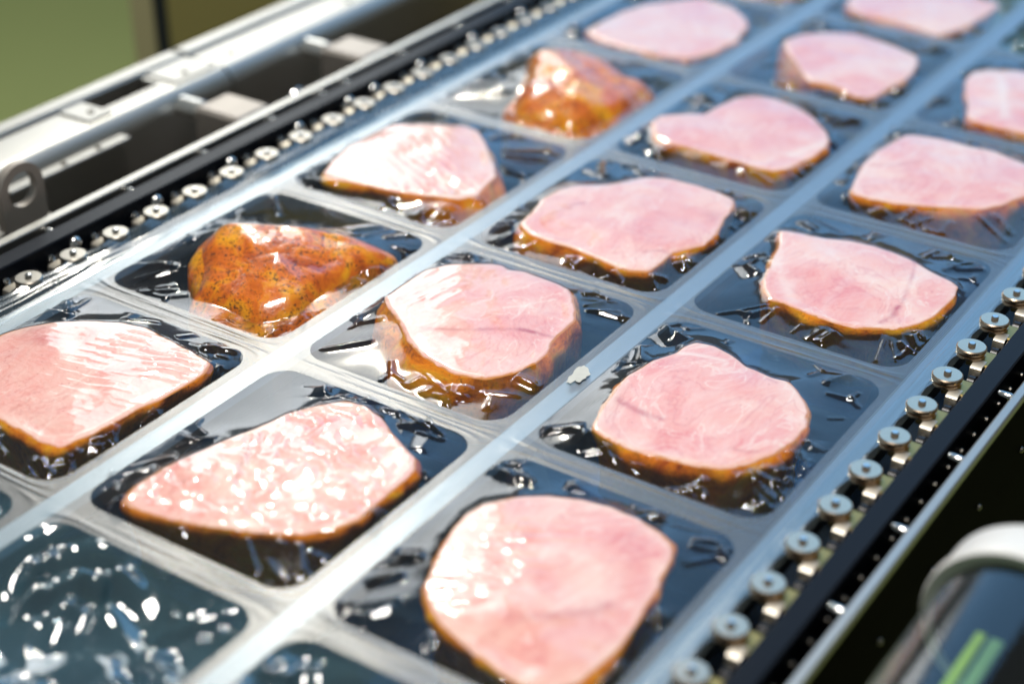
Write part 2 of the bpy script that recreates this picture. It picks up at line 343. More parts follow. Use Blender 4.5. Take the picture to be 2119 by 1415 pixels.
HAMS = [
    {'l': 0, 'r': -1, 'kind': 'slice', 'label': 'large pink ham slice at the left picture edge, film creased over its right half', 'o': [[-0.749, -0.876, 0.03], [-0.846, -0.762, 0.03], [-0.933, -0.635, 0.03], [-0.98, -0.551, 0.03], [-0.97, -0.496, 0.03], [-0.94, -0.426, 0.03], [-0.878, -0.341, 0.03], [-0.782, -0.264, 0.03], [-0.653, -0.198, 0.03], [-0.544, -0.17, 0.03], [-0.381, -0.188, 0.03], [-0.241, -0.208, 0.03], [-0.132, -0.228, 0.03], [-0.098, -0.305, 0.03], [-0.098, -0.395, 0.03], [-0.106, -0.531, 0.03], [-0.132, -0.634, 0.03], [-0.139, -0.722, 0.03], [-0.148, -0.826, 0.03], [-0.166, -0.91, 0.03], [-0.179, -0.967, 0.03], [-0.248, -0.981, 0.03], [-0.371, -0.976, 0.03], [-0.519, -0.96, 0.03], [-0.623, -0.947, 0.03]], 'rind': (-0.045, 0.05, 2.6), 'seams': [([[-0.903, -0.43], [-0.861, -0.494], [-0.753, -0.467]], 0.05, 0.5), ([[-0.517, -0.902], [-0.509, -0.816]], 0.006, 0.5)], 'streaks': [([-0.282, -0.306], (0.95, 0.31), 0.05, 0.009, 0.28)]},
    {'l': 0, 'r': 0, 'kind': 'chunk', 'label': 'peppered orange smoked ham chunk, sharp, on the left', 'o': [[-0.786, 0.563, 0.15], [-0.721, 0.583, 0.15], [-0.54, 0.712, 0.14], [-0.415, 0.783, 0.13], [-0.3, 0.837, 0.11], [-0.18, 0.871, 0.09], [-0.115, 0.886, 0.06], [-0.098, 0.833, 0.05], [-0.127, 0.7, 0.05], [-0.145, 0.556, 0.04], [-0.161, 0.438, 0.03], [-0.142, 0.284, 0.02], [-0.198, 0.206, 0.01], [-0.255, 0.158, 0.01], [-0.407, 0.179, 0.015], [-0.532, 0.167, 0.03], [-0.591, 0.181, 0.03], [-0.627, 0.254, 0.05], [-0.665, 0.316, 0.07], [-0.745, 0.375, 0.1], [-0.756, 0.436, 0.13]], 'rind': (0.03, 0.02, -2), 'dome': 0.05, 'rd': (0.35, 0.94), 'crease': 0.1},
    {'l': 0, 'r': 1, 'kind': 'slice', 'label': 'pink ham slice with a broad white glare, behind the peppered orange chunk', 'o': [[-0.875, 1.35, 0.03], [-0.932, 1.488, 0.03], [-0.98, 1.689, 0.03], [-0.965, 1.888, 0.03], [-0.952, 2.006, 0.03], [-0.852, 2.087, 0.03], [-0.723, 2.16, 0.03], [-0.64, 2.202, 0.03], [-0.561, 2.186, 0.03], [-0.45, 2.098, 0.03], [-0.332, 1.967, 0.03], [-0.226, 1.861, 0.03], [-0.176, 1.795, 0.03], [-0.151, 1.691, 0.03], [-0.126, 1.565, 0.03], [-0.174, 1.487, 0.03], [-0.241, 1.465, 0.03], [-0.322, 1.433, 0.03], [-0.451, 1.394, 0.03], [-0.641, 1.361, 0.03], [-0.786, 1.337, 0.03]], 'rind': (-0.045, 0.11, 0.1), 'streaks': [([-0.495, 1.543], (0.9, -0.44), 0.05, 0.003, 0.3)]},
    {'l': 0, 'r': 2, 'kind': 'chunk', 'label': 'glossy orange smoked ham chunk, blurred, with a white glare at the back', 'o': [[-0.812, 3.079, 0.14], [-0.712, 3.163, 0.14], [-0.589, 3.226, 0.12], [-0.454, 3.234, 0.11], [-0.332, 3.185, 0.09], [-0.247, 3.176, 0.06], [-0.151, 3.206, 0.03], [-0.121, 3.134, 0.03], [-0.114, 2.989, 0.04], [-0.101, 2.909, 0.04], [-0.098, 2.795, 0.03], [-0.149, 2.646, 0.02], [-0.166, 2.551, 0.01], [-0.211, 2.466, 0.01], [-0.306, 2.513, 0.01], [-0.432, 2.485, 0.02], [-0.535, 2.472, 0.03], [-0.628, 2.645, 0.06], [-0.631, 2.735, 0.09], [-0.687, 2.854, 0.11], [-0.767, 2.993, 0.13]], 'rind': (0.03, 0.04, -2), 'dome': 0.07, 'rd': (0.5, 0.87), 'crease': 0.5},
    {'l': 0, 'r': 3, 'kind': 'slice', 'label': 'blurred pink ham slice behind the farther orange chunk', 'o': [[-0.899, 3.765, 0.0], [-0.904, 3.9, 0.0], [-0.892, 4.145, 0.0], [-0.846, 4.342, 0.0], [-0.735, 4.494, 0.0], [-0.623, 4.646, 0.0], [-0.404, 4.607, 0.0], [-0.235, 4.472, 0.0], [-0.167, 4.375, 0.0], [-0.098, 4.1, 0.0], [-0.122, 3.865, 0.0], [-0.203, 3.685, 0.0], [-0.362, 3.642, 0.0], [-0.523, 3.651, 0.0], [-0.725, 3.67, 0.0], [-0.835, 3.715, 0.0]], 'rind': (-0.045, 0.03, -1.5)},
    {'l': 0, 'r': 4, 'kind': 'slice', 'label': 'sliver of blurred pink ham at the top picture edge', 'o': [[-0.891, 4.984, 0.0], [-0.806, 5.21, 0.0], [-0.71, 5.423, 0.0], [-0.506, 5.56, 0.0], [-0.256, 5.522, 0.0], [-0.098, 5.352, 0.0], [-0.114, 5.138, 0.0], [-0.218, 4.953, 0.0], [-0.419, 4.838, 0.0], [-0.674, 4.826, 0.0]], 'rind': (-0.045, 0.03, -1.5)},
    {'l': 1, 'r': -1, 'kind': 'slice', 'label': 'ham slice under heavily crinkled film with squiggly white reflections', 'o': [[0.239, -1.087, 0.03], [0.204, -0.994, 0.03], [0.211, -0.839, 0.03], [0.252, -0.672, 0.03], [0.303, -0.51, 0.03], [0.33, -0.418, 0.03], [0.346, -0.332, 0.03], [0.405, -0.225, 0.03], [0.469, -0.147, 0.03], [0.56, -0.138, 0.03], [0.647, -0.164, 0.03], [0.736, -0.219, 0.03], [0.83, -0.268, 0.03], [0.913, -0.306, 0.03], [0.962, -0.365, 0.03], [0.967, -0.437, 0.03], [0.97, -0.523, 0.03], [0.973, -0.608, 0.03], [0.983, -0.699, 0.03], [0.95, -0.79, 0.03], [0.885, -0.861, 0.03], [0.844, -0.896, 0.03], [0.772, -0.937, 0.03], [0.676, -0.982, 0.03], [0.542, -1.037, 0.03], [0.433, -1.069, 0.03], [0.313, -1.094, 0.03]], 'rind': (-0.045, 0.0, 0), 'seams': [([[0.345, -0.497], [0.415, -0.655], [0.493, -0.781]], 0.014, 0.7)], 'worm': 1.0},
    {'l': 1, 'r': 0, 'kind': 'slice', 'label': 'round pink ham slice with thick orange rind in the picture centre', 'o': [[0.102, 0.563, 0.03], [0.104, 0.671, 0.03], [0.102, 0.853, 0.03], [0.154, 0.944, 0.03], [0.245, 1.019, 0.03], [0.306, 1.059, 0.03], [0.359, 1.073, 0.03], [0.383, 1.048, 0.03], [0.462, 1.076, 0.03], [0.562, 1.07, 0.03], [0.655, 1.059, 0.03], [0.704, 1.048, 0.03], [0.759, 0.996, 0.03], [0.818, 0.914, 0.03], [0.865, 0.844, 0.03], [0.872, 0.733, 0.03], [0.883, 0.627, 0.03], [0.915, 0.553, 0.03], [0.913, 0.466, 0.03], [0.886, 0.357, 0.03], [0.823, 0.265, 0.03], [0.784, 0.251, 0.03], [0.705, 0.227, 0.03], [0.595, 0.245, 0.03], [0.485, 0.28, 0.03], [0.38, 0.337, 0.03], [0.322, 0.396, 0.03], [0.237, 0.456, 0.03], [0.159, 0.506, 0.03]], 'rind': (0.012, 0.065, -2.3), 'seams': [([[0.399, 0.427], [0.546, 0.515], [0.656, 0.597], [0.731, 0.644], [0.785, 0.661], [0.857, 0.676]], 0.012, 0.75), ([[0.73, 0.646], [0.778, 0.661]], 0.012, 0.5), ([[0.44, 0.665], [0.474, 0.739], [0.497, 0.78], [0.456, 0.84]], 0.006, -0.6), ([[0.578, 0.748], [0.637, 0.823], [0.674, 0.895], [0.705, 0.938]], 0.006, -0.7), ([[0.637, 0.823], [0.653, 0.748], [0.65, 0.679]], 0.005, -0.5), ([[0.265, 0.938], [0.368, 0.993]], 0.006, 0.45)], 'streaks': [([0.142, 0.66], (0.2, 0.98), 0.09, 0.004, 0.2)]},
    {'l': 1, 'r': 1, 'kind': 'slice', 'label': 'pink ham slice with a small dark corner, behind the central round slice', 'o': [[0.191, 1.44, 0.03], [0.17, 1.572, 0.03], [0.138, 1.702, 0.03], [0.141, 1.841, 0.03], [0.185, 1.921, 0.03], [0.279, 1.984, 0.03], [0.354, 2.079, 0.03], [0.412, 2.182, 0.03], [0.527, 2.233, 0.03], [0.654, 2.236, 0.03], [0.785, 2.23, 0.03], [0.876, 2.198, 0.03], [0.915, 2.133, 0.03], [0.933, 1.996, 0.03], [0.984, 1.829, 0.03], [0.984, 1.717, 0.03], [0.936, 1.63, 0.03], [0.905, 1.555, 0.03], [0.91, 1.462, 0.03], [0.902, 1.352, 0.03], [0.828, 1.317, 0.03], [0.726, 1.328, 0.03], [0.602, 1.351, 0.03], [0.505, 1.368, 0.03], [0.41, 1.36, 0.03], [0.302, 1.371, 0.03], [0.227, 1.406, 0.03]], 'rind': (-0.045, 0.07, -2.7), 'seams': [([[0.312, 1.675], [0.304, 1.729], [0.332, 1.76]], 0.012, 0.8), ([[0.851, 2.013], [0.974, 1.92]], 0.04, 0.4), ([[0.807, 1.499], [0.862, 1.552], [0.923, 1.55]], 0.008, 0.8)], 'streaks': []},
    {'l': 1, 'r': 2, 'kind': 'slice', 'label': 'blurred wavy ham slice with a dark peppered notch on its front edge', 'o': [[0.111, 2.771, 0.03], [0.102, 2.863, 0.03], [0.206, 2.956, 0.03], [0.285, 3.001, 0.03], [0.294, 3.138, 0.03], [0.322, 3.293, 0.03], [0.384, 3.379, 0.03], [0.504, 3.39, 0.03], [0.645, 3.348, 0.03], [0.774, 3.271, 0.03], [0.898, 3.144, 0.03], [0.96, 3.049, 0.03], [0.984, 2.962, 0.03], [0.984, 2.825, 0.03], [0.949, 2.719, 0.03], [0.934, 2.622, 0.03], [0.89, 2.568, 0.03], [0.825, 2.559, 0.03], [0.73, 2.567, 0.03], [0.585, 2.579, 0.03], [0.439, 2.586, 0.03], [0.318, 2.586, 0.03], [0.211, 2.626, 0.03]], 'rind': (-0.045, 0.04, -1.2), 'seams': [([[0.831, 3.176], [0.867, 3.156]], 0.02, 0.8), ([[0.881, 2.798], [0.948, 2.982]], 0.03, -0.8)]},
    {'l': 1, 'r': 3, 'kind': 'slice', 'label': 'small blurred ham slice with orange rind on its left side, far back', 'o': [[0.146, 4.215, 0.02], [0.181, 4.357, 0.02], [0.294, 4.467, 0.02], [0.425, 4.538, 0.02], [0.579, 4.506, 0.02], [0.722, 4.468, 0.02], [0.864, 4.401, 0.02], [0.909, 4.304, 0.02], [0.941, 4.14, 0.02], [0.95, 4.024, 0.02], [0.925, 3.918, 0.02], [0.915, 3.824, 0.02], [0.914, 3.736, 0.02], [0.883, 3.672, 0.02], [0.827, 3.663, 0.02], [0.721, 3.722, 0.02], [0.633, 3.737, 0.02], [0.539, 3.719, 0.02], [0.464, 3.789, 0.02], [0.385, 3.89, 0.02], [0.295, 3.987, 0.02], [0.227, 4.071, 0.02]], 'rind': (-0.045, 0.1, -3.0)},
    {'l': 1, 'r': 4, 'kind': 'slice', 'label': 'blurred pale ham slice cut by the top picture edge near the right corner', 'o': [[0.15, 5.043, 0.0], [0.219, 4.94, 0.0], [0.315, 4.877, 0.0], [0.442, 4.89, 0.0], [0.573, 4.89, 0.0], [0.697, 4.851, 0.0], [0.814, 4.826, 0.0], [0.86, 4.925, 0.0], [0.906, 5.078, 0.0], [0.927, 5.306, 0.0], [0.933, 5.494, 0.0], [0.897, 5.563, 0.0], [0.833, 5.558, 0.0], [0.692, 5.636, 0.0], [0.465, 5.64, 0.0], [0.195, 5.459, 0.0], [0.115, 5.248, 0.0]], 'rind': (-0.045, 0.03, -1.5)},
    {'l': 2, 'r': -1, 'kind': 'slice', 'label': 'large ham slice at the bottom, cut by the lower picture edge', 'o': [[1.369, -0.879, 0.03], [1.337, -0.797, 0.03], [1.297, -0.701, 0.03], [1.269, -0.594, 0.03], [1.254, -0.49, 0.03], [1.269, -0.397, 0.03], [1.33, -0.311, 0.03], [1.421, -0.237, 0.03], [1.528, -0.189, 0.03], [1.632, -0.169, 0.03], [1.749, -0.174, 0.03], [1.857, -0.199, 0.03], [1.922, -0.234, 0.03], [1.96, -0.317, 0.03], [1.995, -0.473, 0.03], [2.027, -0.651, 0.03], [2.036, -0.781, 0.03], [2.038, -0.897, 0.03], [2.024, -0.984, 0.03], [1.982, -1.05, 0.03], [1.887, -1.088, 0.03], [1.81, -1.076, 0.03], [1.708, -1.054, 0.03], [1.57, -1.013, 0.03], [1.459, -0.963, 0.03], [1.401, -0.916, 0.03]], 'rind': (-0.045, 0.03, 2.6), 'seams': [([[1.662, -0.857], [1.734, -0.831], [1.804, -0.773], [1.877, -0.691], [1.911, -0.631]], 0.022, 0.6)], 'streaks': [([1.417, -0.652], (0.9, 0.44), 0.06, 0.009, 0.26)]},
    {'l': 2, 'r': 0, 'kind': 'slice', 'label': 'pink ham slice with a narrow neck at its back, below the long seamed slice', 'o': [[1.325, 0.219, 0.03], [1.296, 0.317, 0.03], [1.263, 0.477, 0.03], [1.255, 0.598, 0.03], [1.278, 0.743, 0.03], [1.326, 0.849, 0.03], [1.326, 0.908, 0.03], [1.349, 0.964, 0.03], [1.424, 0.978, 0.03], [1.533, 0.944, 0.03], [1.601, 0.907, 0.03], [1.723, 0.891, 0.03], [1.789, 0.901, 0.03], [1.883, 0.82, 0.03], [1.943, 0.751, 0.03], [1.978, 0.654, 0.03], [1.987, 0.538, 0.03], [1.966, 0.417, 0.03], [1.923, 0.325, 0.03], [1.857, 0.238, 0.03], [1.747, 0.193, 0.03], [1.605, 0.174, 0.03], [1.515, 0.158, 0.03], [1.403, 0.176, 0.03], [1.346, 0.195, 0.03]], 'rind': (-0.045, 0.03, -1.0), 'seams': [([[1.326, 0.425], [1.365, 0.411], [1.438, 0.393], [1.511, 0.391]], 0.016, 0.8), ([[1.305, 0.435], [1.34, 0.418]], 0.012, 0.7), ([[1.337, 0.848], [1.422, 0.87], [1.517, 0.89]], 0.012, -0.9), ([[1.824, 0.365], [1.878, 0.372], [1.911, 0.401]], 0.008, 0.5), ([[1.717, 0.866], [1.754, 0.857]], 0.008, 0.5)]},
    {'l': 2, 'r': 1, 'kind': 'slice', 'label': 'long pale ham slice with a thin dark seam, next to the right chain', 'o': [[1.184, 2.037, 0.03], [1.272, 2.055, 0.03], [1.387, 2.07, 0.03], [1.495, 2.114, 0.03], [1.6, 2.124, 0.03], [1.704, 2.112, 0.03], [1.794, 2.092, 0.03], [1.895, 2.04, 0.03], [2.003, 2.006, 0.03], [2.044, 1.976, 0.03], [2.063, 1.882, 0.03], [2.066, 1.77, 0.03], [2.057, 1.671, 0.03], [2.029, 1.587, 0.03], [1.975, 1.494, 0.03], [1.913, 1.459, 0.03], [1.833, 1.412, 0.03], [1.729, 1.401, 0.03], [1.596, 1.418, 0.03], [1.491, 1.438, 0.03], [1.447, 1.426, 0.03], [1.381, 1.496, 0.03], [1.34, 1.565, 0.03], [1.309, 1.665, 0.03], [1.275, 1.808, 0.03], [1.246, 1.916, 0.03]], 'rind': (-0.045, 0.035, -2.9), 'seams': [([[1.782, 2.11], [1.818, 2.055], [1.855, 1.938], [1.88, 1.827], [1.909, 1.698], [1.912, 1.641]], 0.008, 0.6), ([[1.778, 2.114], [1.811, 2.066]], 0.014, 0.9), ([[1.907, 1.662], [1.919, 1.584], [1.897, 1.508]], 0.012, 0.75), ([[1.258, 1.829], [1.411, 1.614], [1.518, 1.484]], 0.03, -0.6)]},
    {'l': 2, 'r': 2, 'kind': 'slice', 'label': 'blurred ham slice with orange front rind at the right picture edge', 'o': [[1.279, 2.572, 0.03], [1.252, 2.691, 0.03], [1.205, 2.898, 0.03], [1.203, 3.069, 0.03], [1.223, 3.235, 0.03], [1.244, 3.34, 0.03], [1.299, 3.364, 0.03], [1.41, 3.386, 0.03], [1.549, 3.377, 0.03], [1.679, 3.389, 0.03], [1.848, 3.33, 0.03], [1.953, 3.304, 0.03], [2.026, 3.165, 0.03], [2.023, 3.026, 0.03], [1.975, 2.971, 0.03], [1.927, 2.828, 0.03], [1.864, 2.731, 0.03], [1.774, 2.682, 0.03], [1.668, 2.632, 0.03], [1.524, 2.568, 0.03], [1.405, 2.544, 0.03], [1.319, 2.542, 0.03]], 'rind': (-0.045, 0.045, -0.7), 'seams': [([[1.243, 2.893], [1.348, 2.937], [1.431, 3.033]], 0.01, 0.6)]},
    {'l': 2, 'r': 3, 'kind': 'slice', 'label': 'blurred ham slice cut by the right picture edge near the top', 'o': [[1.213, 4.231, 0.02], [1.208, 4.349, 0.02], [1.265, 4.434, 0.02], [1.372, 4.491, 0.02], [1.46, 4.519, 0.02], [1.596, 4.489, 0.02], [1.746, 4.323, 0.02], [1.845, 4.079, 0.02], [1.837, 3.831, 0.02], [1.749, 3.693, 0.02], [1.617, 3.683, 0.02], [1.475, 3.695, 0.02], [1.406, 3.73, 0.02], [1.354, 3.889, 0.02], [1.273, 4.064, 0.02]], 'rind': (-0.045, 0.03, -1.5), 'seams': [([[1.365, 4.33], [1.571, 3.836]], 0.03, -0.8)]},
]

def ham_field(h, th):
    """polar description of one piece of meat: centre, outline radius, outline height"""
    P = np.array(h['o']); c = P[:, :2].mean(0)
    cxm, cym = LANES[h['l']]+.541, PITCH*h['r']+.592
    R = polar(P[:, :2], c, th, sm=10 if h['kind'] == 'slice' else 26)
    d = P[:, :2]-c; ang = np.arctan2(d[:, 1], d[:, 0]); o = np.argsort(ang); ang = ang[o]; z = P[o, 2]
    g = np.linspace(-np.pi, np.pi, 721)[:-1]; zz = np.interp(g, np.r_[ang-2*np.pi, ang, ang+2*np.pi], np.r_[z, z, z])
    k = np.hanning(93)[1:-1]; k /= k.sum(); zz = np.convolve(np.r_[zz[-45:], zz, zz[:45]], k, 'valid')
    t = (th+np.pi) % (2*np.pi)-np.pi
    Z = np.interp(t, np.r_[g, np.pi], np.r_[zz, zz[0]])
    rim = rim_polar(cxm, cym, c, th)
    sd = h['l']*31+h['r']*7
    R = R*(1+.012*fbm(np.cos(th)*5+sd, np.sin(th)*5, 4))
    R = np.minimum(R, rim-.035)
    return c, R, Z, rim
def ham_top(h, c, rho, th, R, Z, X, Y):
    sd = h['l']*31+h['r']*7
    if h['kind'] == 'slice':
        return Z+.012*fbm(X*2.5+sd, Y*2.5, 3)*np.clip((1-rho)*6, 0, 1)+.012*(1-rho**2)-.004*np.clip((rho-.95)/.05, 0, 1)**2
    Z = Z.mean()+(Z-Z.mean())*rho; dome = h['dome']*(1-rho**1.6)
    q = (X-c[0])*h['rd'][0]+(Y-c[1])*h['rd'][1]
    fold = h.get('crease', 1)*.05*(np.abs((q*5+.6*fbm(X*2, Y*2, 2)+.25) % 1-.5)-.25)
    return Z+dome-.035*np.clip((rho-.78)/.22, 0, 1)**2+(fold+.03*fbm(X*3+sd, Y*3, 3)+.006*fbm(X*14, Y*14, 2))*np.clip((1-rho)*3, 0, 1)

def build_ham(h):
    n = 200; th = np.linspace(-np.pi, np.pi, n, endpoint=False)
    c, R, Z, rim = ham_field(h, th); sl = h['kind'] == 'slice'
    root = empty('ham_slice' if sl else 'ham_chunk', (c[0], c[1], -.30)); tag(root, h['label'], 'ham', h.get('group'))
    rho = np.r_[0.002, np.linspace(.03, .9, 34), np.linspace(.92, 1, 6)]
    RH, TH = np.meshgrid(rho, th, indexing='ij'); RR = np.tile(R, (len(rho), 1)); ZZ = np.tile(Z, (len(rho), 1))
    X = c[0]+RH*RR*np.cos(TH); Y = c[1]+RH*RR*np.sin(TH)
    T = ham_top(h, c, RH, TH, RR, ZZ, X, Y)
    V = np.stack([X-c[0], Y-c[1], T+.30], -1).reshape(-1, 3)
    me = mesh_data('cut_face' if sl else 'crust', V, ringfaces(len(rho), n), True)
    seam = np.zeros(X.shape)
    for pl, w, amp in h.get('seams', []):
        wob = .006*fbm(X*30, Y*30, 2); seam += amp*np.exp(-((segdist(X, Y, pl)+wob)/w)**2)
    attr(me, 'seam', np.clip(seam, -1, 1)); attr(me, 'rho', RH)
    obj('cut_face' if sl else 'crust', me, M_ham if sl else M_chunk, root)
    # flank: rows from the outline down to the underside, bulging outwards
    off = rind_off(h, th)
    zt = T[-1]; rows = []
    sh = (.019 if sl else .03)*(1+1.3*fbm(th*3+h['l']*4, th*0+h['r']*3.0, 3))
    for f, g, zf in ((0, 0, 0), (0, .45, .04), (.15, .9, .11), (.45, 1, .2), (.8, .8, .45), (1, .5, .7), (.95, .4, .9), (.7, .2, 1)):
        r = R+np.minimum(off*f+sh*g, rim-R-.012)+.010*fbm(th*9+h['r'], np.full(n, zf*3.0+h['l']), 3)*(g > 0)
        rows.append(np.stack([r*np.cos(th), r*np.sin(th), (zt+.004*(g == 0))*(1-zf)+(-.26)*zf+.30-.004*(g == 0)], -1))
    rows.append(np.stack([.02*np.cos(th), .02*np.sin(th), np.full(n, .04)], -1))
    V = np.concatenate(rows); me = mesh_data('rind', V, ringfaces(len(rows), n), True)
    obj('rind' if sl else 'flank', me, M_rind if sl else M_chunk, root)
    return root
def rind_off(h, th):
    b, amp, a0 = h['rind']
    return b+amp*np.clip(np.cos(th-a0), 0, 1)**1.5

def crumple(X, Y, l, r):
    """slack film of a pocket that holds no meat: sagging bowl with long curled ridges"""
    cx, cyy = LANES[l]+.62, PITCH*r+.45
    wx = X+.10*fbm(X*2.5+l, Y*2.5, 2); wy = Y+.10*fbm(X*2.5+7, Y*2.5+r, 2)
    d = np.hypot(wx-cx, wy-cyy); a = np.arctan2(wy-cyy, wx-cx)
    m = np.clip(.55+1.9*fbm(X*3+4, Y*3+r*5, 2), 0, 1); m2 = np.clip(.5+2*fbm(X*3+14, Y*3+l*5, 2), 0, 1)
    arcs = np.abs(np.sin(np.pi*(d*6.5+1.1*fbm(X*2, Y*2+3, 2))))**1.6
    rad = np.abs(np.sin(np.pi*(a*3.4+1.5*fbm(X*2.5+9, Y*2.5, 2))))**2*np.clip(d/.2, 0, 1)
    return -.09+.075*arcs*m+.065*rad*m2+.10*fbm(wx*2.6, wy*2.6, 2)
def build_cell(l, r, h=None, fine=1.0):
    cx, cyy = LANES[l]+.541, PITCH*r+.592
    pc = (cx-.54, cyy-1)
    # --- lower film: formed pocket
    n = 144; th = np.linspace(-np.pi, np.pi, n, endpoint=False); R = rim_polar(cx, cyy, (cx, cyy), th)
    prof = [(1, 0), (.992, -.01), (.975, -.06), (.95, -.16), (.925, -.25), (.89, -.31), (.82, -.335), (.6, -.34), (.3, -.34), (.004, -.34)]
    rows = []
    for f, z in prof:
        wob = (.006*fbm(np.cos(th)*6+l*9, np.sin(th)*6+r*5+z*9, 3) if -.33 < z < -.005 else 0)
        rows.append(np.stack([(R*f+wob)*np.cos(th), (R*f+wob)*np.sin(th), np.full(n, z-.004)], -1))
    pocket = obj('pocket', mesh_data('pocket', np.concatenate(rows), ringfaces(len(rows), n), True), M_pocket, web, (pc[0], pc[1], 0))
    # --- sealed flange round the pocket
    n2 = 240; th2 = np.linspace(-np.pi, np.pi, n2, endpoint=False); R2 = rim_polar(cx, cyy, (cx, cyy), th2)
    hx, hy = .541, .592; B = np.minimum(hx/np.maximum(np.abs(np.cos(th2)), 1e-6), hy/np.maximum(np.abs(np.sin(th2)), 1e-6))
    for a in (math.atan2(hy, hx), math.atan2(hy, -hx), math.atan2(-hy, hx), math.atan2(-hy, -hx)):   # exact corners
        k = np.argmin(np.abs((th2-a+np.pi) % (2*np.pi)-np.pi)); th2[k] = a; B[k] = math.hypot(hx, hy)
    R2 = rim_polar(cx, cyy, (cx, cyy), th2)
    rows = []
    for f in np.linspace(0, 1, 17):
        rr = R2*(1-f)+B*f; X = rr*np.cos(th2); Y = rr*np.sin(th2)
        z = .0009*fbm((X+cx)*5, (Y+cyy)*5, 2)*min(1, f*3)*min(1, (1-f)*3)
        onT = np.clip((np.abs(Y)-HY+.02)/.03, 0, 1)*np.clip((hx-np.abs(X))/.08, 0, 1)
        for k_, (f0, a_) in enumerate(((.42, .0028), (.72, .002))): z = z+a_*onT*np.exp(-np.abs((f-f0-.28*fbm(X*2+k_*7+l, Y*0+r*3.0+np.sign(Y), 2))/.10)**1.3)*np.clip(.6+2*fbm(X*3+k_+9, Y*0+r+l*5.0, 2), 0, 1.2)*min(1, (1-f)*5)*min(1, f*8)
        rows.append(np.stack([X, Y, z+0*X], -1))
    obj('seal_flange', mesh_data('seal_flange', np.concatenate(rows), ringfaces(len(rows), n2), True), M_seal, pocket)
    # --- upper film, draped over the meat and pleated towards the rim
    N = int(600*fine); th = np.linspace(-np.pi, np.pi, N, endpoint=False)
    lr = np.random.default_rng(100+l*17+r*3)
    if h:
        c, Rh, Z, rim = ham_field(h, th)
    else:
        c = np.array([cx, cyy]); rim = rim_polar(cx, cyy, c, th); Rh = rim*.25; Z = np.full(N, -.20)
    Ni, Ng = int(64*fine), int(46*fine)
    rho = np.r_[.003, np.linspace(.02, 1, Ni)]; tt = np.linspace(0, 1, Ng+1)[1:]
    RH, TH = np.meshgrid(rho, th, indexing='ij'); RR = np.tile(Rh, (len(rho), 1)); ZZ = np.tile(Z, (len(rho), 1))
    X = c[0]+RH*RR*np.cos(TH); Y = c[1]+RH*RR*np.sin(TH)
    if h:
        Zi = ham_top(h, c, RH, TH, RR, ZZ, X, Y)+.006
        sd = l*13+r*5; fade = np.clip((1-RH)*9, 0, 1)
        Zi += .0016*fbm(X*9+sd, Y*9, 3)*fade
        if h.get('worm'):
            w = h['worm']; wx = X+.09*fbm(X*6+3, Y*6, 4); wy = Y+.09*fbm(X*6, Y*6+9, 4)
            ph = (wx*.35+wy*.95)*8.5+2.2*fbm(wx*5, wy*5+2, 3)
            Zi += w*.019*(np.abs(np.sin(np.pi*ph))-.5)*fade*np.clip(.55+1.6*fbm(X*7+1, Y*7, 3), 0, 1.3)
        for (x0, y0), (dx, dy), w, amp, rad in h.get('streaks', []):   # patch of parallel creases
            m = np.exp(-(np.hypot(X-x0, Y-y0)/rad)**2); q = (X-x0)*dy-(Y-y0)*dx
            s_ = np.sin(2*np.pi*(q+.045*fbm(X*5, Y*5, 4))/w)+.5*np.sin(2*np.pi*(q+.03*fbm(X*7+5, Y*7, 3))/(w*.53)); Zi += amp*np.maximum(s_, -.3)*m*fade*np.clip(.5+1.6*fbm(X*6+2, Y*6, 3), 0, 1.2)
    else:
        Zi = crumple(X, Y, l, r)
    # gap between meat and rim
    T, TG = np.meshgrid(tt, th, indexing='ij'); RG = np.tile(Rh, (Ng, 1)); RM = np.tile(rim, (Ng, 1)); gap = RM-RG
    rad = RG+gap*T
    swirl = .12*fbm(np.cos(TG)*4+l*5, np.sin(TG)*4+r*3, 2)
    Xg = c[0]+rad*np.cos(TG); Yg = c[1]+rad*np.sin(TG)
    if h:
        z0 = np.tile(Zi[-1], (Ng, 1))
        dip = np.minimum(.006, gap*.03)*(.8+.8*vnoise(np.cos(TG)*3+l*7+20, np.sin(TG)*3+r*11+20))
        Zg = z0*(1-T)**1.08-dip*np.sin(np.pi*T**.8)
        off = np.tile(np.maximum(rind_off(h, th), .012), (Ng, 1)); d = gap*T
        # rind surface sampled as film obstacle
        fz = np.interp(np.clip(d/np.maximum(np.minimum(off, gap-.012), 1e-4), 0, 1.0), [0, .10, .35, .75, 1], [0, .06, .2, .45, .7])
        obst = np.where(d < off*1.02, z0*(1-fz)+(-.26)*fz+.005, -1)
        Zg = np.maximum(Zg, obst) if h['kind'] == 'chunk' or h['rind'][0] > 0 else Zg
    else:
        Zg = crumple(Xg, Yg, l, r)*(1-T**7)
    env = np.sin(np.pi*np.clip(T, 0, 1))**.8
    Zg += .0025*fbm(TG*3+l*3, T*1.5+r*7, 2)*env*np.clip(gap/.12, .3, 1.4)
    npl = 26 if h else 30
    corners = [math.atan2(sy*(HY-.06)+cyy-c[1], sx*(HX-.06)+cx-c[0]) for sx in (1, -1) for sy in (1, -1)]
